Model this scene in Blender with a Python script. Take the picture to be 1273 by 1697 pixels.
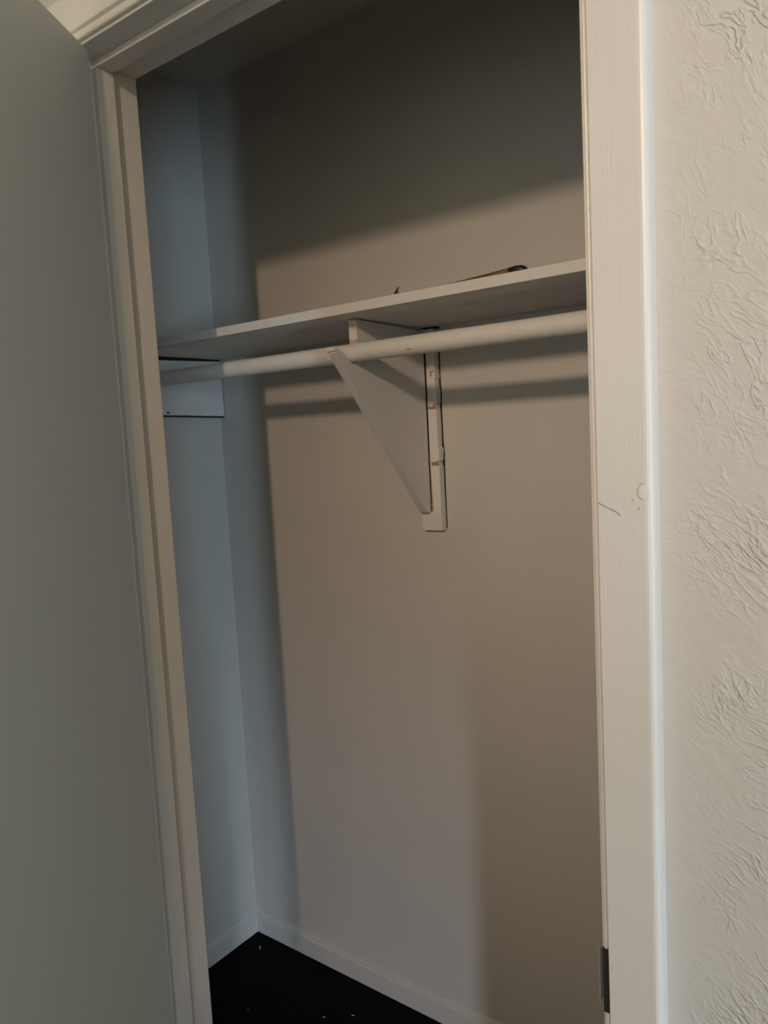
import bpy, bmesh, math, random
from mathutils import Vector, Matrix
random.seed(7)
for o in list(bpy.data.objects): bpy.data.objects.remove(o)
SC = bpy.context.scene; COL = SC.collection

# ------------------------------------------------------------------ camera
CAM = Vector((1.6082, -1.4047, 1.4193)); YAW, PITCH, ROLL, FPX = 0.6488, -0.1012, -0.0530, 1256.43
f = Vector((-math.sin(YAW)*math.cos(PITCH), math.cos(YAW)*math.cos(PITCH), math.sin(PITCH)))
r = Vector((math.cos(YAW), math.sin(YAW), 0)); u = r.cross(f)
r2 = r*math.cos(ROLL)+u*math.sin(ROLL); u2 = -r*math.sin(ROLL)+u*math.cos(ROLL)
cd = bpy.data.cameras.new('camera'); cam = bpy.data.objects.new('camera', cd); COL.objects.link(cam)
cd.sensor_fit = 'VERTICAL'; cd.sensor_height = 24.0; cd.lens = FPX*24.0/1697; cd.clip_start = 0.02
M = Matrix((r2, u2, -f)).transposed().to_4x4(); M.translation = CAM; cam.matrix_world = M
SC.camera = cam

# ------------------------------------------------------------------ light
W = bpy.data.worlds.new('world'); SC.world = W; W.use_nodes = True
bg = W.node_tree.nodes['Background']; bg.inputs[0].default_value = (1.0, 0.90, 0.63, 1); bg.inputs[1].default_value = 0.92
SC.view_settings.view_transform = 'Standard'; SC.view_settings.look = 'None'
SC.view_settings.gamma = 1.0; SC.view_settings.use_curve_mapping = False
SC.view_settings.exposure = 0.0

def area(name, loc, target, shape, sx, sy, power, color, spread=180):
    l = bpy.data.lights.new(name, 'AREA'); l.shape = shape; l.size = sx; l.size_y = sy
    l.energy = power; l.color = color; l.spread = math.radians(spread)
    o = bpy.data.objects.new(name, l); COL.objects.link(o); o.location = loc
    o.rotation_euler = (Vector(target)-Vector(loc)).to_track_quat('-Z', 'Y').to_euler()
    return o
# warm lamp of the room, high behind the photographer and to the right
area('warm_lamp', (2.545, -4.0, 2.75), (0.9, 0, 1.38), 'RECTANGLE', 0.07, 0.20, 3.25, (1.0, 0.715, 0.50), 42)
# narrow daylight window far to the right, its light reaches the left end of the closet
area('day_window_tall', (5.6, -3.21, 1.08), (0.0, -0.1, 1.2), 'RECTANGLE', 0.13, 1.6, 31, (0.57, 0.82, 1.0), 120)
# daylight window beside the front wall, raking along it
area('day_window_side', (4.6, -0.92, 1.1), (1.4, -0.72, 1.1), 'RECTANGLE', 0.22, 1.5, 5.5, (0.55, 0.80, 1.0), 120)
# added low cool fill lamp, its light slips past the right jamb onto the foot of the back wall
area('cool_fill_low', (4.20, -4.21, 0.85), (0.42, 0, 0.0), 'RECTANGLE', 0.22, 0.3, 0.95, (0.79, 0.86, 1.0), 23)
# added wide, dim fill lamp behind the photographer
area('cool_fill_back', (1.2, -5.6, 1.35), (0.9, 0, 1.2), 'RECTANGLE', 2.2, 1.2, 8.3, (0.66, 0.78, 1.0), 180)

# ------------------------------------------------------------------ materials
def mat(name, color, rough=0.6, bump=None, bump_scale=200, bump_str=0.1, metal=0.0, var=0.0, var_scale=6, spec=0.5):
    m = bpy.data.materials.new(name); m.use_nodes = True; nt = m.node_tree; N = nt.nodes; L = nt.links
    b = N['Principled BSDF']; b.inputs['Base Color'].default_value = (*color, 1)
    b.inputs['Roughness'].default_value = rough; b.inputs['Metallic'].default_value = metal
    b.inputs['Specular IOR Level'].default_value = spec
    tc = N.new('ShaderNodeTexCoord')
    if var > 0:
        n = N.new('ShaderNodeTexNoise'); n.inputs['Scale'].default_value = var_scale; n.inputs['Detail'].default_value = 5
        L.new(tc.outputs['Object'], n.inputs['Vector'])
        mr = N.new('ShaderNodeMapRange'); mr.inputs[1].default_value = 0.3; mr.inputs[2].default_value = 0.7
        mr.inputs[3].default_value = 1-var; mr.inputs[4].default_value = 1+var*0.4
        L.new(n.outputs['Fac'], mr.inputs[0])
        mx = N.new('ShaderNodeVectorMath'); mx.operation = 'SCALE'; mx.inputs[0].default_value = color
        L.new(mr.outputs[0], mx.inputs['Scale']); L.new(mx.outputs[0], b.inputs['Base Color'])
    if bump:
        n = N.new('ShaderNodeTexNoise'); n.inputs['Scale'].default_value = bump_scale; n.inputs['Detail'].default_value = 3
        mp = N.new('ShaderNodeMapping'); mp.inputs['Scale'].default_value = bump
        L.new(tc.outputs['Object'], mp.inputs['Vector']); L.new(mp.outputs[0], n.inputs['Vector'])
        bp = N.new('ShaderNodeBump'); bp.inputs['Strength'].default_value = bump_str; bp.inputs['Distance'].default_value = 0.002
        L.new(n.outputs['Fac'], bp.inputs['Height']); L.new(bp.outputs[0], b.inputs['Normal'])
    return m

CLOSET = mat('closet_wall_paint', (0.60, 0.585, 0.56), 0.75, (1, 1, 1), 190, 0.35, var=0.03, var_scale=5)
CEIL = mat('ceiling_paint', (0.55, 0.54, 0.50), 0.85, (1, 1, 1), 160, 0.3)
TRIM = mat('white_trim_paint', (0.77, 0.755, 0.745), 0.38, (40, 40, 1), 14, 0.12, var=0.03, var_scale=9)
SHELFW = mat('shelf_white_paint', (0.74, 0.735, 0.72), 0.5, (1, 1, 1), 60, 0.15, var=0.05, var_scale=14)
ROD = mat('rod_white_paint', (0.74, 0.725, 0.70), 0.42, (1, 1, 1), 70, 0.12, var=0.04, var_scale=20)
BRACK = mat('bracket_grey_white_paint', (0.68, 0.69, 0.71), 0.55, (1, 1, 1), 80, 0.15, var=0.03)
ROUGHP = mat('rough_cut_painted_edge', (0.76, 0.73, 0.70), 0.7, (1, 1, 1), 140, 0.8, var=0.10, var_scale=60)
DOORP = mat('door_grey_paint', (0.58, 0.565, 0.51), 0.6, (1, 1, 0.6), 150, 0.18, var=0.03, var_scale=4)
BASEP = mat('baseboard_paint', (0.65, 0.635, 0.615), 0.45, (1, 1, 1), 60, 0.2, var=0.04)
BARE = mat('bare_wood', (0.40, 0.21, 0.10), 0.7, var=0.3, var_scale=80)
PINKW = mat('stained_wood', (0.52, 0.37, 0.29), 0.7, var=0.3, var_scale=90)
BLACK = mat('dark_gap', (0.012, 0.011, 0.010), 0.8)  # for holes and cracks, and for painted shade in gaps
DARKP = mat('dark_plastic', (0.018, 0.018, 0.016), 0.35)
BROWN = mat('brown_wood', (0.16, 0.09, 0.045), 0.5, var=0.3, var_scale=40)
METAL = mat('worn_steel', (0.45, 0.42, 0.38), 0.3, metal=1.0)
LIPM = mat('strike_lip_nickel', (0.55, 0.52, 0.48), 0.35, metal=0.5)
FLECK = mat('paint_fleck', (0.55, 0.54, 0.50), 0.8)
MARK = mat('scuff_mark', (0.10, 0.095, 0.10), 0.8)
SCR = mat('scratch_grey', (0.22, 0.20, 0.20), 0.7)
SCR2 = mat('dent_tan', (0.45, 0.39, 0.33), 0.7)
BLOB = mat('paint_blob', (0.74, 0.72, 0.69), 0.4)

def floor_mat():
    m = bpy.data.materials.new('black_wood_floor'); m.use_nodes = True; N = m.node_tree.nodes; L = m.node_tree.links
    b = N['Principled BSDF']; b.inputs['Roughness'].default_value = 0.7; b.inputs['Specular IOR Level'].default_value = 0.08
    tc = N.new('ShaderNodeTexCoord'); mp = N.new('ShaderNodeMapping'); mp.inputs['Scale'].default_value = (3, 60, 1)
    L.new(tc.outputs['Object'], mp.inputs[0])
    n = N.new('ShaderNodeTexNoise'); n.inputs['Scale'].default_value = 2; n.inputs['Detail'].default_value = 6; L.new(mp.outputs[0], n.inputs['Vector'])
    cr = N.new('ShaderNodeValToRGB'); cr.color_ramp.elements[0].color = (0.002, 0.002, 0.0018, 1); cr.color_ramp.elements[1].color = (0.010, 0.0098, 0.008, 1)
    cr.color_ramp.elements[0].position = 0.35; cr.color_ramp.elements[1].position = 0.75
    L.new(n.outputs['Fac'], cr.inputs[0])
    br = N.new('ShaderNodeTexBrick'); br.inputs['Scale'].default_value = 1.0; br.inputs['Brick Width'].default_value = 1.2; br.inputs['Row Height'].default_value = 0.15
    br.inputs['Mortar Size'].default_value = 0.0012; br.inputs['Color1'].default_value = (1, 1, 1, 1); br.inputs['Color2'].default_value = (0.7, 0.7, 0.7, 1); br.inputs['Mortar'].default_value = (0.1, 0.1, 0.1, 1)
    L.new(tc.outputs['Object'], br.inputs['Vector'])
    mx = N.new('ShaderNodeMix'); mx.data_type = 'RGBA'; mx.blend_type = 'MULTIPLY'; mx.inputs[0].default_value = 1
    L.new(cr.outputs[0], mx.inputs[6]); L.new(br.outputs[0], mx.inputs[7]); L.new(mx.outputs[2], b.inputs['Base Color'])
    bp = N.new('ShaderNodeBump'); bp.inputs['Strength'].default_value = 0.2; bp.inputs['Distance'].default_value = 0.001
    L.new(n.outputs['Fac'], bp.inputs['Height']); L.new(bp.outputs[0], b.inputs['Normal'])
    return m
FLOOR = floor_mat()

def texture_wall_mat():
    """hand-trowelled drywall texture: clusters of thin slanting ridges on a smooth ground"""
    m = bpy.data.materials.new('trowelled_wall_paint'); m.use_nodes = True; N = m.node_tree.nodes; L = m.node_tree.links
    b = N['Principled BSDF']; b.inputs['Base Color'].default_value = (0.61, 0.59, 0.57, 1); b.inputs['Roughness'].default_value = 0.6
    tc = N.new('ShaderNodeTexCoord')
    def noise(scale, rot, sc, detail=3, rough=0.5, dist=0.0, typ='FBM', vec=None):
        m0 = N.new('ShaderNodeMapping'); m0.inputs['Rotation'].default_value = (0, rot, 0)
        mp = N.new('ShaderNodeMapping'); mp.inputs['Scale'].default_value = sc
        L.new(vec or tc.outputs['Object'], m0.inputs[0]); L.new(m0.outputs[0], mp.inputs[0])
        n = N.new('ShaderNodeTexNoise'); n.noise_type = typ; n.inputs['Scale'].default_value = scale; n.inputs['Detail'].default_value = detail
        n.inputs['Roughness'].default_value = rough; n.inputs['Distortion'].default_value = dist
        L.new(mp.outputs[0], n.inputs['Vector']); return n
    def math_(op, a, bb, clamp=False):
        x = N.new('ShaderNodeMath'); x.operation = op; x.use_clamp = clamp
        for i, v in enumerate((a, bb)):
            if v is None: continue
            if isinstance(v, (int, float)): x.inputs[i].default_value = v
            else: L.new(v, x.inputs[i])
        return x.outputs[0]
    def ridge(n, width, pw=1.6):      # thin line where the noise crosses 0.5
        d = math_('ABSOLUTE', math_('SUBTRACT', n.outputs['Fac'], 0.5), None)
        v = math_('SUBTRACT', 1.0, math_('DIVIDE', d, width), True)
        return math_('POWER', v, pw)
    # domain warp so that the strokes bend
    wn = N.new('ShaderNodeTexNoise'); wn.inputs['Scale'].default_value = 9; wn.inputs['Detail'].default_value = 2
    L.new(tc.outputs['Object'], wn.inputs['Vector'])
    ws = N.new('ShaderNodeVectorMath'); ws.operation = 'MULTIPLY_ADD'; ws.inputs[1].default_value = (0.05, 0.05, 0.05)
    L.new(wn.outputs['Color'], ws.inputs[0]); L.new(tc.outputs['Object'], ws.inputs[2]); WV = ws.outputs[0]
    a = ridge(noise(70, math.radians(-32), (0.42, 1, 1.25), 2.5, 0.5, 0.35, vec=WV), 0.085, 1.2)
    c = ridge(noise(82, math.radians(-62), (0.45, 1, 1.2), 2.5, 0.5, 0.4, vec=WV), 0.075, 1.2)
    mk = noise(9, 0, (1, 1, 1), 3, 0.6, 0.5)
    mask = N.new('ShaderNodeMapRange'); mask.inputs[1].default_value = 0.44; mask.inputs[2].default_value = 0.64; L.new(mk.outputs['Fac'], mask.inputs[0])
    mk2 = noise(11.3, 1.0, (1, 1, 1), 3, 0.6, 0.5)
    mask2 = N.new('ShaderNodeMapRange'); mask2.inputs[1].default_value = 0.45; mask2.inputs[2].default_value = 0.66; L.new(mk2.outputs['Fac'], mask2.inputs[0])
    # the strip beside the casing was left smoother
    sx = N.new('ShaderNodeSeparateXYZ'); L.new(tc.outputs['Object'], sx.inputs[0])
    side = N.new('ShaderNodeMapRange'); side.inputs[1].default_value = 1.405; side.inputs[2].default_value = 1.455; side.inputs[3].default_value = 0.18
    L.new(sx.outputs[0], side.inputs[0])
    h = math_('ADD', math_('MULTIPLY', a, mask.outputs[0]), math_('MULTIPLY', c, mask2.outputs[0]))
    h = math_('MULTIPLY', h, side.outputs[0])
    soft = noise(38, -0.6, (0.6, 1, 1.1), 4, 0.6, 0.4, vec=WV)
    h = math_('ADD', h, math_('MULTIPLY', soft.outputs['Fac'], 1.5))
    fine = noise(210, 0, (1, 1, 1), 3)
    h = math_('ADD', h, math_('MULTIPLY', fine.outputs['Fac'], 0.30))
    bp = N.new('ShaderNodeBump'); bp.inputs['Strength'].default_value = 0.75; bp.inputs['Distance'].default_value = 0.0013
    L.new(h, bp.inputs['Height']); L.new(bp.outputs[0], b.inputs['Normal'])
    return m
TEXW = texture_wall_mat()

# ------------------------------------------------------------------ helpers
def link(name, bm, m, parent=None, smooth=False):
    bmesh.ops.recalc_face_normals(bm, faces=bm.faces)
    me = bpy.data.meshes.new(name); bm.to_mesh(me); bm.free(); me.materials.append(m)
    if smooth:
        for p in me.polygons: p.use_smooth = True
    o = bpy.data.objects.new(name, me); COL.objects.link(o)
    if parent: o.parent = parent
    return o
def tag(o, label=None, cat=None, kind=None, group=None):
    if label: o['label'] = label
    if cat: o['category'] = cat
    if kind: o['kind'] = kind
    if group: o['group'] = group
    return o
def thing(name, loc=(0, 0, 0)):
    o = bpy.data.objects.new(name, None); COL.objects.link(o); o.location = loc; o.empty_display_size = 0.05; return o
def box(bm, x0, x1, y0, y1, z0, z1):
    vs = [bm.verts.new((x, y, z)) for x in (x0, x1) for y in (y0, y1) for z in (z0, z1)]
    for q in ((0, 1, 3, 2), (4, 6, 7, 5), (0, 4, 5, 1), (2, 3, 7, 6), (0, 2, 6, 4), (1, 5, 7, 3)):
        bm.faces.new([vs[i] for i in q])
def bevel(o, w, seg=2, ang=35):
    md = o.modifiers.new('bevel', 'BEVEL'); md.width = w; md.segments = seg; md.limit_method = 'ANGLE'; md.angle_limit = math.radians(ang)
    for p in o.data.polygons: p.use_smooth = True
    md.harden_normals = False
    wn = o.modifiers.new('wn', 'WEIGHTED_NORMAL'); wn.keep_sharp = True
    return o
def prism(bm, pts, a0, a1, put):
    """extrude the 2-D outline pts from a0 to a1; put(p, a) -> xyz; a0/a1 may be functions of the point"""
    A = [bm.verts.new(put(p, a0(p) if callable(a0) else a0)) for p in pts]
    B = [bm.verts.new(put(p, a1(p) if callable(a1) else a1)) for p in pts]
    n = len(pts)
    for i in range(n): bm.faces.new((A[i], A[(i+1) % n], B[(i+1) % n], B[i]))
    bm.faces.new(A); bm.faces.new(B)

# ------------------------------------------------------------------ key dimensions
HC = 2.345                       # closet ceiling
XL, XR = 0.5235, 1.3272          # faces of the two side jambs
ZH = 2.0193                      # underside of head jamb
YB, YF = -0.584, -0.702          # closet side and room side of the front wall
CX1 = 1.86                       # right wall of the closet

# ------------------------------------------------------------------ shell
b = bmesh.new(); box(b, -0.12, CX1+0.12, 0, 0.12, -0.0, HC+0.1); tag(link('wall_back', b, CLOSET), 'plain beige-grey back wall inside the closet', 'wall', 'structure')
b = bmesh.new(); box(b, -0.12, 0, YB-0.0, 0, 0, HC+0.1); tag(link('wall_left', b, CLOSET), 'bluish-lit side wall at the left end of the closet', 'wall', 'structure')
b = bmesh.new(); box(b, CX1, CX1+0.12, YB, 0, 0, HC+0.1); tag(link('wall_right', b, CLOSET), 'side wall at the right end of the closet, out of sight', 'wall', 'structure')
# front wall with the doorway: hole is 19 mm larger than the jamb faces; closet side and room side differ in finish
HX0, HX1, HZ = XL-0.019, XR+0.019, ZH+0.019
b = bmesh.new()
box(b, -2.2, HX0, YF, YB, 0, 3.0); box(b, HX1, 4.2, YF, YB, 0, 3.0); box(b, HX0, HX1, YF, YB, HZ, 3.0)
tag(link('wall_front', b, TEXW), 'textured off-white wall to the right of the closet doorway', 'wall', 'structure')
b = bmesh.new(); box(b, 0, CX1, YB, 0, HC, HC+0.1); tag(link('ceiling', b, CEIL), 'dark shaded ceiling inside the closet', 'ceiling', 'structure')
b = bmesh.new(); box(b, -2.2, 6.5, -6.0, YF, 3.0, 3.1); tag(link('ceiling_room', b, CEIL), 'ceiling of the room in front of the closet', 'ceiling', 'structure')
b = bmesh.new(); box(b, -2.2, 6.5, -6.0, 0.12, -0.1, 0); tag(link('floor', b, FLOOR), 'near-black wood floor of the closet and room', 'floor', 'structure')

def baseboard(name, label, put, a0, a1):
    pts = [(0, 0.0035), (0.012, 0.0035), (0.012, 0.052), (0.0105, 0.0555), (0.0075, 0.0575), (0.0070, 0.0615), (0.0045, 0.0650), (0, 0.0668)]
    bm = bmesh.new(); prism(bm, pts, a0, a1, put)
    o = link(name, bm, BASEP); tag(o, label, 'baseboard', 'structure'); return o
baseboard('baseboard_back', 'low painted baseboard along the closet back wall', lambda p, a: (a, -p[0], p[1]), lambda p: p[0], lambda p: CX1-p[0])
baseboard('baseboard_left', 'low painted baseboard along the closet left wall', lambda p, a: (p[0], a, p[1]), lambda p: -p[0], YB)
baseboard('baseboard_right', 'low painted baseboard along the closet right wall', lambda p, a: (CX1-p[0], a, p[1]), lambda p: -p[0], YB)

# ------------------------------------------------------------------ door frame: jambs (trim_1) with stop strips
tr = thing('trim_1', (XL, YB, 0)); tag(tr, 'white painted door frame lining the closet opening', 'door frame', 'structure')
def child(name, bm, m, par, smooth=False):
    o = link(name, bm, m, None, smooth); o.parent = par; o.matrix_parent_inverse = Matrix.Translation(-Vector(par.location)); return o
b = bmesh.new(); box(b, HX0, XL, YF, YB, 0, HZ); bevel(child('side_jamb', b, TRIM, tr), 0.0012)
b = bmesh.new(); box(b, XR, HX1, YF, YB, 0, HZ); bevel(child('side_jamb', b, TRIM, tr), 0.0012)
b = bmesh.new(); box(b, XL, XR, YF, YB, ZH, HZ); bevel(child('head_jamb', b, TRIM, tr), 0.0012)
SY0, SY1, ST = -0.6645, -0.6335, 0.0107
b = bmesh.new(); box(b, XL, XL+ST, SY0, SY1, 0, ZH-ST); bevel(child('door_stop', b, TRIM, tr), 0.0012)
b = bmesh.new(); box(b, XR-ST, XR, SY0, SY1, 0, ZH-ST); bevel(child('door_stop', b, TRIM, tr), 0.0012)
b = bmesh.new(); box(b, XL, XR, SY0, SY1, ZH-ST, ZH); bevel(child('door_stop', b, TRIM, tr), 0.0012)
# casings: inner bead, groove, gently rising flat, rounded outer edge (u outward, h off the wall)
PROF = [(0, 0), (0, 0.0052), (0.0014, 0.0070), (0.0040, 0.0078), (0.0066, 0.0070), (0.0080, 0.0048), (0.0125, 0.0046), (0.0140, 0.0095), (0.0152, 0.0105),
        (0.0540, 0.0175), (0.0570, 0.0177), (0.0600, 0.0170), (0.0625, 0.0152), (0.0643, 0.0125), (0.0650, 0.0090), (0.0650, 0)]
# the right casing is a narrower piece with a smaller inner bead
PROF_R = [(0, 0), (0, 0.0052), (0.0006, 0.0066), (0.0020, 0.0072), (0.0034, 0.0066), (0.0044, 0.0050), (0.0052, 0.0050), (0.0060, 0.0098), (0.0068, 0.0105),
        (0.0530, 0.0172), (0.0555, 0.0173), (0.0578, 0.0165), (0.0597, 0.0145), (0.0607, 0.0115), (0.0610, 0.0080), (0.0610, 0)]
RV = 0.0042
CXL, CXR, CZ = XL-RV, XR+RV, ZH+RV
def casing(name, label, put, a0, a1, prof=PROF):
    bm = bmesh.new(); prism(bm, prof, a0, a1, put)
    o = link(name, bm, TRIM); tag(o, label, 'door casing', 'structure')
    return o
casing('trim_2', 'tan-lit white casing across the top of the closet doorway', lambda p, a: (a, YF-p[1], CZ+p[0]), lambda p: CXL-p[0], lambda p: CXR+p[0])
casing('trim_3', 'white casing at the left of the doorway, behind the open door', lambda p, a: (CXL-p[0], YF-p[1], a), 0.0, lambda p: CZ+p[0])
rc = casing('trim_4', 'wide white casing at the right of the closet doorway, scratched halfway up', lambda p, a: (CXR+p[0], YF-p[1], a), 0.0, lambda p: CZ+p[0], PROF_R)

# scratches and a paint blob on the right casing face; h of the face at u
def face_h(uu): return 0.0105+(uu-0.0068)/(0.0462)*0.0067
def cas(uu, z, off=0.0002): return (CXR+uu, YF-face_h(uu)-off, z)
def strip_mark(name, pts, widths, m, par, off=0.00025):
    bm = bmesh.new(); top = []; bot = []
    for (uu, z), w in zip(pts, widths):
        top.append(bm.verts.new(cas(uu, z+w/2, off))); bot.append(bm.verts.new(cas(uu, z-w/2, off)))
    for i in range(len(pts)-1): bm.faces.new((top[i], top[i+1], bot[i+1], bot[i]))
    r_ = bmesh.ops.extrude_face_region(bm, geom=bm.faces[:])
    for v in [g for g in r_['geom'] if isinstance(g, bmesh.types.BMVert)]: v.co.y += off+0.0006
    o = link(name, bm, m, par); return o
s = strip_mark('scratch', [(0.0070, 1.3445), (0.011, 1.3428), (0.016, 1.3405), (0.022, 1.3378), (0.026, 1.3362), (0.0290, 1.3335)], [0.0009, 0.0010, 0.0007, 0.0011, 0.0008, 0.0012], SCR, rc); s['label'] = 'dark slanting scratch'
def dab(name, uu, z, su, sz, th, m, lab=None):
    bm = bmesh.new(); bmesh.ops.create_icosphere(bm, subdivisions=3, radius=1, matrix=Matrix.Translation(cas(uu, z, 0)) @ Matrix.Diagonal((su, th, sz, 1)))
    for v in bm.verts: v.co += Vector((random.uniform(-1, 1)*su*.06, 0, random.uniform(-1, 1)*sz*.06))
    o = link(name, bm, m, rc, True)
    if lab: o['label'] = lab
    return o
dab('paint_blob', 0.0525, 1.3555, 0.0058, 0.0075, 0.0006, TRIM, 'thick blob of white paint over a dent')
dab('dent', 0.0415, 1.3480, 0.0007, 0.0014, 0.0002, SCR2)
dab('dent', 0.0472, 1.3405, 0.0008, 0.0012, 0.0002, SCR2)
strip_mark('dent', [(0.0478, 1.3640), (0.0505, 1.3630), (0.0528, 1.3615)], [0.0003, 0.0008, 0.0009], SCR2, rc, 0.0003)

# strike plate on the right jamb
sp = thing('strike_plate', (XR, YF, 0.855)); tag(sp, 'small worn steel strike plate let into the right side of the door frame', 'strike plate')
b = bmesh.new(); box(b, XR-0.0005, XR+0.0, -0.700, -0.668, 0.822, 0.888); bevel(child('plate', b, METAL, sp), 0.0002)
b = bmesh.new()
lip = [(XR-0.0006, -0.6990), (XR-0.0012, -0.7040), (XR-0.0012, -0.7090), (XR-0.0002, -0.7128), (XR+0.0018, -0.7140), (XR+0.0012, -0.7120), (XR-0.0002, -0.7085), (XR+0.0002, -0.7040), (XR+0.0004, -0.6990)]
prism(b, lip, 0.8285, 0.886, lambda p, a: (p[0], p[1], a)); child('lip', b, LIPM, sp)
b = bmesh.new(); box(b, XR+0.0036, XR+0.0104, -0.7105, -0.7025, 0.820, 0.889); c = child('gap_shade_block', b, BLACK, sp); c['label'] = 'black block painting the shaded gap beside the lip'  # solid black block paints the dark gap over the bead
b = bmesh.new(); box(b, XR-0.0007, XR-0.0004, -0.690, -0.678, 0.842, 0.868); c = child('latch_hole', b, BLACK, sp)

# ------------------------------------------------------------------ door leaf, hinged at the left jamb, standing open about 58 degrees
PH = math.radians(31.2)
door = thing('door_1', (XL+0.0005, -0.7055, 0.0)); door.rotation_euler = (0, 0, -(math.pi/2-PH))
tag(door, 'flat grey-painted closet door standing open at the left', 'door', 'structure')
b = bmesh.new(); box(b, 0.003, 0.797, 0.0, 0.035, 0.012, ZH-0.003)
o = link('door_slab', b, DOORP, door); bevel(o, 0.0016)
for z in (0.25, 1.05, 1.82):
    b = bmesh.new(); bmesh.ops.create_cone(b, cap_ends=True, segments=16, radius1=0.0055, radius2=0.0055, depth=0.089, matrix=Matrix.Translation((-0.001, -0.0065, z)))
    link('hinge', b, METAL, door)
for s_ in (-1, 1):
    b = bmesh.new()
    prof = [(0.0, 0.031), (0.006, 0.031), (0.009, 0.012), (0.030, 0.011), (0.036, 0.020), (0.048, 0.027), (0.060, 0.024), (0.066, 0.012), (0.067, 0.0)]
    vs = [b.verts.new((rr, 0, h)) for h, rr in prof]
    for i in range(len(vs)-1): b.edges.new((vs[i], vs[i+1]))
    bmesh.ops.spin(b, geom=b.verts[:]+b.edges[:], cent=(0, 0, 0), axis=(0, 0, 1), angle=2*math.pi, steps=28)
    bmesh.ops.remove_doubles(b, verts=b.verts, dist=1e-5)
    bmesh.ops.transform(b, matrix=Matrix.Translation((0.737, 0.035 if s_ > 0 else 0, 0.855)) @ Matrix.Rotation(-s_*math.pi/2, 4, 'X'), verts=b.verts)
    link('door_knob', b, METAL, door, True)

# ------------------------------------------------------------------ closet shelf, board, rod, bracket
SZ, SD, STK = 1.6433, 0.3072, 0.0181
shelf = thing('closet_shelf', (0, -SD, SZ)); tag(shelf, 'long white painted shelf board across the closet above the rod', 'shelf')
b = bmesh.new(); box(b, 0.001, CX1-0.001, -SD, -0.0015, SZ, SZ+STK); o = child('shelf_board', b, SHELFW, shelf); bevel(o, 0.0010)
# stain spots underneath
for (x, y, rr) in ((0.905, -0.20, 0.0022), (0.60, -0.245, 0.0015), (0.72, -0.20, 0.0012)):
    b = bmesh.new(); bmesh.ops.create_uvsphere(b, u_segments=10, v_segments=6, radius=rr, matrix=Matrix.Translation((x, y, SZ)) @ Matrix.Diagonal((1.3, 1, 0.2, 1)))
    child('nail_mark', b, MARK, shelf, True)

cl = thing('wall_cleat', (0, 0, 1.4925)); tag(cl, 'wide white board fixed to the left closet wall under the shelf end', 'support board')
b = bmesh.new()
n = 26; top = []; outl = []
y0, y1 = -0.0035, -0.40
for i in range(n+1):
    t = i/n; y = y0+(y1-y0)*t; outl.append((y, 1.4925+0.0265*(-y)+random.uniform(-0.0004, 0.0004)))
outl += [(y1, 1.6255), (-0.2, 1.6335), (y0, 1.6385)]
for k in range(10): outl.append((y0+random.uniform(-0.0009, 0.0009), 1.6385-(k+1)*0.0132))
prism(b, outl, 0.0008, 0.019, lambda p, a: (a, p[0], p[1])); child('board', b, SHELFW, cl)
b = bmesh.new(); box(b, 0.0, 0.0145, -0.0035, 0.0, 1.4905, 1.640); c = child('end_gap', b, BLACK, cl); c['label'] = 'dark gap at the end of the board'
b = bmesh.new(); box(b, 0.0, 0.0165, -0.40, -0.001, 1.4895, 1.4935)
for v in b.verts: v.co.z += 0.0265*(-v.co.y)-0.0006
c = child('bottom_gap', b, BLACK, cl); c['label'] = 'dark crack line under the board'
b = bmesh.new(); prism(b, [(-0.004, 1.6383), (-0.2, 1.6333), (-0.4, 1.6253), (-0.4, 1.6432), (-0.004, 1.6432)], 0.001, 0.0165, lambda p, a: (a, p[0], p[1])); child('top_gap_shade', b, BLACK, cl)['label'] = 'black wedge as painted shade between board and shelf'  # black wedge darkens the slit above the board like deep shade
b = bmesh.new(); bmesh.ops.create_uvsphere(b, u_segments=10, v_segments=6, radius=0.0032, matrix=Matrix.Translation((0.0190, -0.187, 1.5035)) @ Matrix.Diagonal((0.25, 1.2, 0.9, 1)))
c = child('nail_head', b, BLACK, cl, True)

RY, RZ0, RZ1, RR = -0.266, 1.5785, 1.5752, 0.0173
rod = thing('closet_rod', (0.019, RY, RZ0)); tag(rod, 'round white painted hanging rod running under the shelf', 'closet rod')
b = bmesh.new(); nseg = 60; rings = []
for i in range(nseg+1):
    t = i/nseg; x = 0.019+(CX1-0.02-0.019)*t; z = RZ0+(RZ1-RZ0)*min(1, (x-0.019)/1.2); rr = RR*(1+0.012*math.sin(x*23)+0.006*math.sin(x*57))
    rings.append([b.verts.new((x, RY+rr*math.cos(a), z+rr*math.sin(a))) for a in [2*math.pi*k/28 for k in range(28)]])
for i in range(nseg):
    for k in range(28): b.faces.new((rings[i][k], rings[i][(k+1) % 28], rings[i+1][(k+1) % 28], rings[i+1][k]))
b.faces.new(rings[0]); b.faces.new(rings[-1]); child('pole', b, ROD, rod, True)
for (x, a, s_) in ((0.83, -2.65, 0.006), (0.735, -2.8, 0.0014), (1.06, -2.5, 0.0016), (0.26, -2.1, 0.0018)):
    z = RZ0+(RZ1-RZ0)*(x-0.019)/1.2
    b = bmesh.new(); bmesh.ops.create_uvsphere(b, u_segments=12, v_segments=6, radius=1, matrix=Matrix.Translation((x, RY+RR*0.995*math.cos(a), z+RR*0.995*math.sin(a))) @ Matrix.Rotation(a, 4, 'X') @ Matrix.Diagonal((s_, 0.0003, s_*0.28, 1)))
    child('scuff', b, mat('rod_scuff', (0.42, 0.38, 0.33), 0.6), rod, True)

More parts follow.
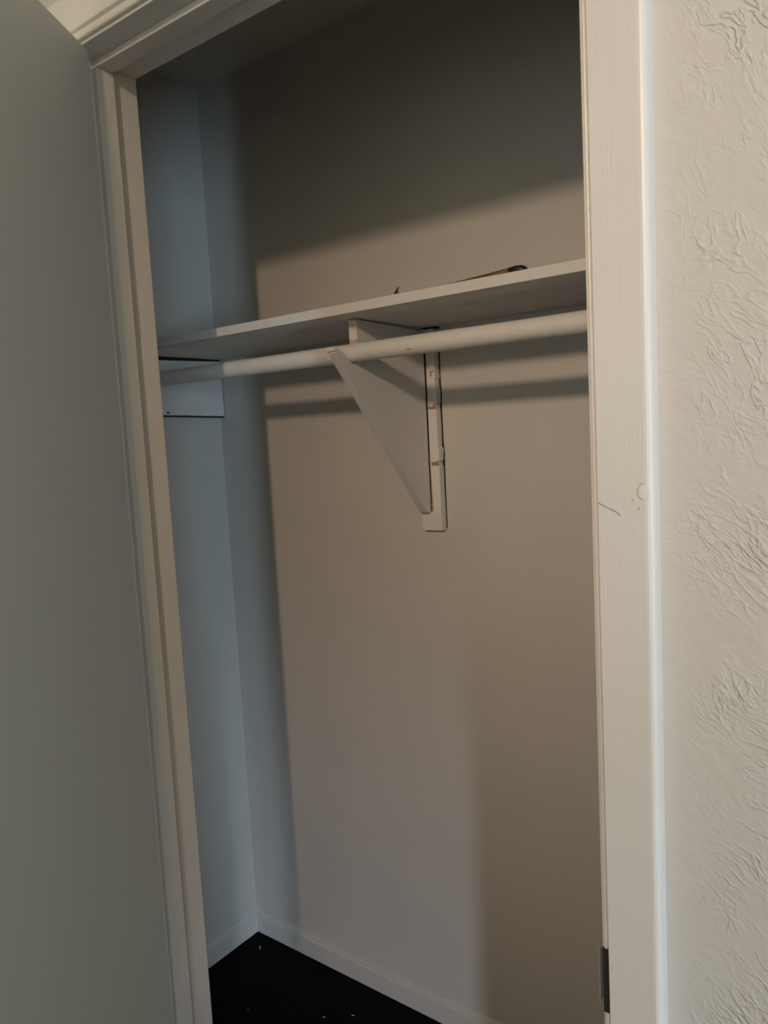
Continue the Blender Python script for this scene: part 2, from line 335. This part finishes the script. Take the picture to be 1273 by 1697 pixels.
bx0, bx1 = 0.6715, 0.6900
br = thing('shelf_bracket', (0.68, 0, 1.2)); tag(br, 'white triangular wooden bracket holding the shelf and rod in the middle', 'bracket')
def rz(x): return RZ0+(RZ1-RZ0)*(x-0.019)/1.2
cyc, czc = RY, rz(0.68)
# outline in (y, z): vertical front edge above the rod, slot for the rod, forward hook, long diagonal, back edge
pl = [(-0.2490, SZ-0.0015), (-0.2488, czc+0.021)]
for k in range(0, 13):           # slot: from the front of the upper arm round behind and below the rod
    a = math.radians(62-k*(62+128)/12)
    pl.append((cyc+0.0190*math.cos(a), czc+0.0190*math.sin(a)))
pl += [(-0.2870, 1.5730), (-0.2990, 1.5790), (-0.3080, 1.5820), (-0.3140, 1.5800), (-0.3165, 1.5745), (-0.3120, 1.5690)]
N_ = 14
for k in range(1, N_+1):
    t = k/N_; pl.append((-0.3120+(0.3120-0.040)*t+random.uniform(-0.0004, 0.0004), 1.5690+(1.2475-1.5690)*t))
pl += [(-0.034, 1.2450), (-0.0235, 1.2458), (-0.0230, 1.38), (-0.0225, 1.50), (-0.0250, 1.6340), (-0.06, 1.6362), (-0.15, 1.6395)]
b = bmesh.new(); prism(b, pl, bx0, bx1, lambda p, a: (a, p[0], p[1])); o = child('gusset', b, BRACK, br); bevel(o, 0.0008, 1)
# rough painted saw-cut skin on the front of the upper arm and at the hook tip
def rough_skin(name, y, z0, z1, x0, x1, th):
    bm = bmesh.new(); nz, nx = 16, 5; g = []
    for i in range(nz+1):
        row = []
        for j in range(nx+1):
            e = random.uniform(-0.0006, 0.0006)
            row.append(bm.verts.new((x0+(x1-x0)*j/nx+(e if j in (0, nx) else 0), y-th+random.uniform(-0.0004, 0.0004), z0+(z1-z0)*i/nz)))
        g.append(row)
    for i in range(nz):
        for j in range(nx): bm.faces.new((g[i][j], g[i][j+1], g[i+1][j+1], g[i+1][j]))
    r_ = bmesh.ops.extrude_face_region(bm, geom=bm.faces[:])
    for v in [q for q in r_['geom'] if isinstance(q, bmesh.types.BMVert)]: v.co.y = y+0.0008
    return child(name, bm, ROUGHP, br)
rough_skin('front_edge', -0.2490, 1.594, SZ-0.0015, bx0-0.0003, bx1+0.0002, 0.0010)['label'] = 'rough white-painted front edge'
b = bmesh.new(); bmesh.ops.create_cube(b, size=1, matrix=Matrix.Translation((0.6807, -0.3130, 1.5795)) @ Matrix.Rotation(math.radians(-25), 4, 'X') @ Matrix.Diagonal((0.0200, 0.0125, 0.0090, 1)))
bmesh.ops.subdivide_edges(b, edges=b.edges[:], cuts=3, use_grid_fill=True)
for v in b.verts: v.co += Vector((random.uniform(-.0004, .0004), random.uniform(-.0007, .0007), random.uniform(-.0007, .0007)))
child('hook_tip', b, ROUGHP, br)['label'] = 'chipped white tip of the bracket hook'
b = bmesh.new(); box(b, bx0+0.0005, bx1-0.0002, -0.2502, -0.2492, 1.593, 1.604); child('bare_spot', b, PINKW, br)['label'] = 'reddish bare wood spot above the rod'

# batten on the wall behind the bracket, with broken paint and bare wood showing
BT0, BT1 = 0.6640, 0.7145
bat = thing('wall_batten', (0.69, 0, 1.205)); tag(bat, 'narrow white batten on the back wall behind the bracket, paint chipped off', 'wooden strip')
edge = [(BT1, 1.2050), (BT1+0.0003, 1.245), (BT1-0.0004, 1.300), (BT1-0.0002, 1.3445), (BT1-0.0035, 1.3465), (BT1-0.0035, 1.3560), (BT1+0.0002, 1.3580), (BT1+0.0012, 1.372), (BT1+0.0022, 1.3835), (BT1-0.0018, 1.3865), (BT1-0.0012, 1.43),
        (BT1-0.0020, 1.4665), (BT1-0.0038, 1.4690), (BT1-0.0034, 1.4800), (BT1-0.0002, 1.4835), (BT1, 1.51), (BT1-0.0022, 1.5120), (BT1-0.0024, 1.5330), (BT1-0.0006, 1.5350), (BT1-0.0010, 1.5600), (BT1-0.0016, 1.6390)]
outl = [(BT0, 1.6390), (BT0+0.0004, 1.45), (BT0, 1.2120), (BT0+0.002, 1.2065), (BT0+0.006, 1.2045)]+edge
b = bmesh.new(); prism(b, outl, 0.0, -0.019, lambda p, a: (p[0], a, p[1])); child('strip', b, SHELFW, bat)
def patch(poly, m=BARE, lab='bare brown wood where paint has chipped off'):
    bm = bmesh.new(); prism(bm, poly, -0.0184, -0.0193, lambda p, a: (p[0], a, p[1])); c = child('bare_and_shade_patch', bm, m, bat); c['label'] = lab
patch([(0.6920, 1.4695), (0.7108, 1.4685), (0.7102, 1.4830), (0.7075, 1.4775), (0.7030, 1.4745), (0.6920, 1.4740)])
patch([(0.6945, 1.3470), (0.7110, 1.3465), (0.7112, 1.3572), (0.7055, 1.3552), (0.6945, 1.3548)])
patch([(0.7010, 1.5385), (0.7045, 1.5385), (0.7045, 1.5465), (0.7105, 1.5480), (0.7110, 1.5510), (0.7010, 1.5495)])
patch([(0.6880, 1.2465), (0.6908, 1.2465), (0.6906, 1.30), (0.6912, 1.40), (0.6916, 1.50), (0.6920, 1.62), (0.6880, 1.62)], BLACK, 'painted-in shade of the gap behind the bracket')  # black patch paints the shade of the gap onto the batten
patch([(0.6907, 1.2475), (0.6945, 1.2475), (0.6935, 1.3000), (0.6915, 1.3450), (0.6903, 1.3450)], PINKW, 'reddish bare strip beside the bracket')
b = bmesh.new(); box(b, BT0+0.02, BT1+0.004, -0.015, -0.0005, 1.6392, SZ); child('top_gap_shade', b, BLACK, bat)['label'] = 'black filler as painted shade under the shelf'  # black box paints the shade between batten top and shelf
b = bmesh.new(); pts = [(BT1+0.0002, 1.206), (BT1+0.0024, 1.210), (BT1+0.0022, 1.30), (BT1+0.0026, 1.352), (BT1+0.0036, 1.372), (BT1+0.0016, 1.40), (BT1+0.0012, 1.47), (BT1+0.0024, 1.50), (BT1+0.0010, 1.535), (BT1+0.0022, 1.60), (BT1-0.002, 1.60), (BT1-0.003, 1.40)]
prism(b, pts, 0.0, -0.0012, lambda p, a: (p[0], a, p[1])); child('side_gap', b, BLACK, bat)['label'] = 'dark crack between batten and wall'
b = bmesh.new(); bmesh.ops.create_cube(b, size=1, matrix=Matrix.Translation((0.7130, -0.0165, 1.3800)) @ Matrix.Rotation(math.radians(30), 4, 'Y') @ Matrix.Diagonal((0.006, 0.007, 0.008, 1)))
bmesh.ops.subdivide_edges(b, edges=b.edges[:], cuts=2, use_grid_fill=True)
for v in b.verts: v.co += Vector((random.uniform(-.0006, .0006), random.uniform(-.0006, .0006), random.uniform(-.0008, .0008)))
child('paint_flake', b, ROUGHP, bat)

# ------------------------------------------------------------------ things lying on the shelf
zt = SZ+STK
b = bmesh.new(); L_ = []
for i in range(13):               # curved horn-like hook end
    t = i/12; a = 0.15+t*0.95
    z = zt+0.0182*t; x = 0.8100+0.0075*t*t-0.0008; w = 0.0066*(1-t)**0.8+0.00015
    L_.append([b.verts.new((x+w*math.cos(q)*1.0, -0.282+w*0.55*math.sin(q), z)) for q in [2*math.pi*k/12 for k in range(12)]])
for i in range(12):
    for k in range(12): b.faces.new((L_[i][k], L_[i][(k+1) % 12], L_[i+1][(k+1) % 12], L_[i+1][k]))
b.faces.new(L_[0]); b.faces.new(L_[-1])
tag(link('plastic_hook', b, DARKP, None, True), 'small black curved hook tip sticking up on the shelf front edge', 'hook')
hd = thing('wooden_handle', (0.95, -0.285, zt)); tag(hd, 'dark brown tapered wooden handle lying on the right part of the shelf', 'handle')
def loft(name, st, m):
    bm = bmesh.new(); R_ = []
    for (x, h, w) in st:
        R_.append([bm.verts.new((x, -0.281+w*math.cos(q), zt+h/2+h/2*math.sin(q))) for q in [2*math.pi*k/16 for k in range(16)]])
    for i in range(len(R_)-1):
        for k in range(16): bm.faces.new((R_[i][k], R_[i][(k+1) % 16], R_[i+1][(k+1) % 16], R_[i+1][k]))
    bm.faces.new(R_[0]); bm.faces.new(R_[-1]); return child(name, bm, m, hd, True)
loft('shaft', [(0.86, 0.0035, 0.006), (0.90, 0.0045, 0.008), (0.95, 0.0070, 0.009), (1.00, 0.0100, 0.010), (1.04, 0.0125, 0.011)], BROWN)
loft('end_cap', [(1.036, 0.0128, 0.0112), (1.046, 0.0136, 0.0115), (1.056, 0.0128, 0.010), (1.062, 0.0100, 0.007), (1.064, 0.0060, 0.003)], DARKP)['label'] = 'rounded black end'

# ------------------------------------------------------------------ small marks on the walls, flecks on the floor
for nm, loc, nrm, s_, lab in (('wall_mark', (0.5428, 0, 0.9789), 'y', 0.0030, 'tiny dark mark in the middle of the back wall'),
                              ('wall_mark', (0, -0.0843, 0.4735), 'x', 0.0034, 'tiny dark mark low on the left closet wall'),
                              ('wall_mark', (0.0217, 0, 0.3005), 'y', 0.0030, 'tiny dark mark low on the back wall beside the corner'),
                              ('wall_mark', (0.0290, -0.0120, 0.0500), 'y', 0.0026, 'tiny dark dot on the baseboard beside the back corner')):
    b = bmesh.new(); sc_ = (s_*0.6, s_*0.10, s_) if nrm == 'y' else (s_*0.10, s_*0.6, s_)
    bmesh.ops.create_icosphere(b, subdivisions=2, radius=0.7, matrix=Matrix.Translation(loc) @ Matrix.Diagonal((*sc_, 1)))
    tag(link(nm, b, MARK, None, True), lab, 'mark')
for (x, y, s_, a, lab) in ((0.2103, -0.2374, 0.0030, 0.3, 'white paint fleck on the dark floor nearest the door frame'),
                      (0.3892, -0.1511, 0.0048, 0.7, 'largest pale fleck on the dark floor near the frame bottom edge'),
                      (0.4456, -0.1072, 0.0056, 0.6, 'long pale fleck on the dark floor nearest the back baseboard'),
                      (0.0650, -0.0560, 0.0080, -0.6, 'pale flake on the dark floor close to the back corner')):
    b = bmesh.new(); bmesh.ops.create_icosphere(b, subdivisions=1, radius=1, matrix=Matrix.Translation((x, y, 0.0006)) @ Matrix.Rotation(a, 4, 'Z') @ Matrix.Diagonal((s_, s_*0.3, 0.0007, 1)))
    for v in b.verts: v.co += Vector((random.uniform(-.0004, .0004), random.uniform(-.0004, .0004), 0))
    tag(link('paint_fleck', b, FLECK), lab, 'fleck')

# ------------------------------------------------------------------ light blockers added out of view behind and beside the photographer
PINE = mat('blocker_veneer', (0.20, 0.16, 0.12), 0.5, var=0.15, var_scale=3)
def sub(name, bm, m, par):          # sub-part of a part that sits at the world origin of its thing
    o = link(name, bm, m, par); return o
scr = thing('light_block_screen', (3.3, -2.47, 0)); tag(scr, 'tall flat panel screen added out of view to block light, far to the right of the photographer', 'light blocker')  # added to keep the cool light off the door frame
for k in range(2):
    ya, yb = -1.98-0.49*k, -1.98-0.49*(k+1)+0.006
    b = bmesh.new(); box(b, 3.285, 3.315, yb, ya, 0.03, 2.10); p_ = child('panel', b, PINE, scr); bevel(p_, 0.003)
    for yy in (yb+0.05, ya-0.05):
        b = bmesh.new(); box(b, 3.280, 3.320, yy-0.02, yy+0.02, 0.0, 0.03); child('foot', b, METAL, scr)
ch = thing('light_block_chest', (1.6, -2.3, 0)); tag(ch, 'low brown chest-shaped light blocker added out of view behind the photographer', 'chest of drawers')  # added to shade the foot of the back wall
CHX0, CHX1, CHY0, CHY1, CHH = 1.15, 2.05, -2.58, -2.14, 1.10
b = bmesh.new(); box(b, CHX0, CHX1, CHY0, CHY1, 0.06, CHH-0.02); bevel(child('body', b, PINE, ch), 0.003)
b = bmesh.new(); box(b, CHX0-0.012, CHX1+0.012, CHY0, CHY1+0.03, CHH-0.02, CHH); bevel(child('top', b, PINE, ch), 0.004)
for xx in (CHX0+0.03, CHX1-0.03):
    for yy in (CHY0+0.03, CHY1-0.03):
        b = bmesh.new(); box(b, xx-0.02, xx+0.02, yy-0.02, yy+0.02, 0, 0.06); child('leg', b, PINE, ch)
for k in range(4):
    z0_ = 0.08+k*0.248
    b = bmesh.new(); box(b, CHX0+0.015, CHX1-0.015, CHY1, CHY1+0.018, z0_, z0_+0.236); d = child('drawer', b, PINE, ch); bevel(d, 0.003)
    for xx in (CHX0+0.22, CHX1-0.22):
        b = bmesh.new(); bmesh.ops.create_uvsphere(b, u_segments=14, v_segments=8, radius=0.014, matrix=Matrix.Translation((xx, CHY1+0.030, z0_+0.118)))
        kb = link('knob', b, METAL, d, True); kb.matrix_parent_inverse = Matrix.Identity(4)
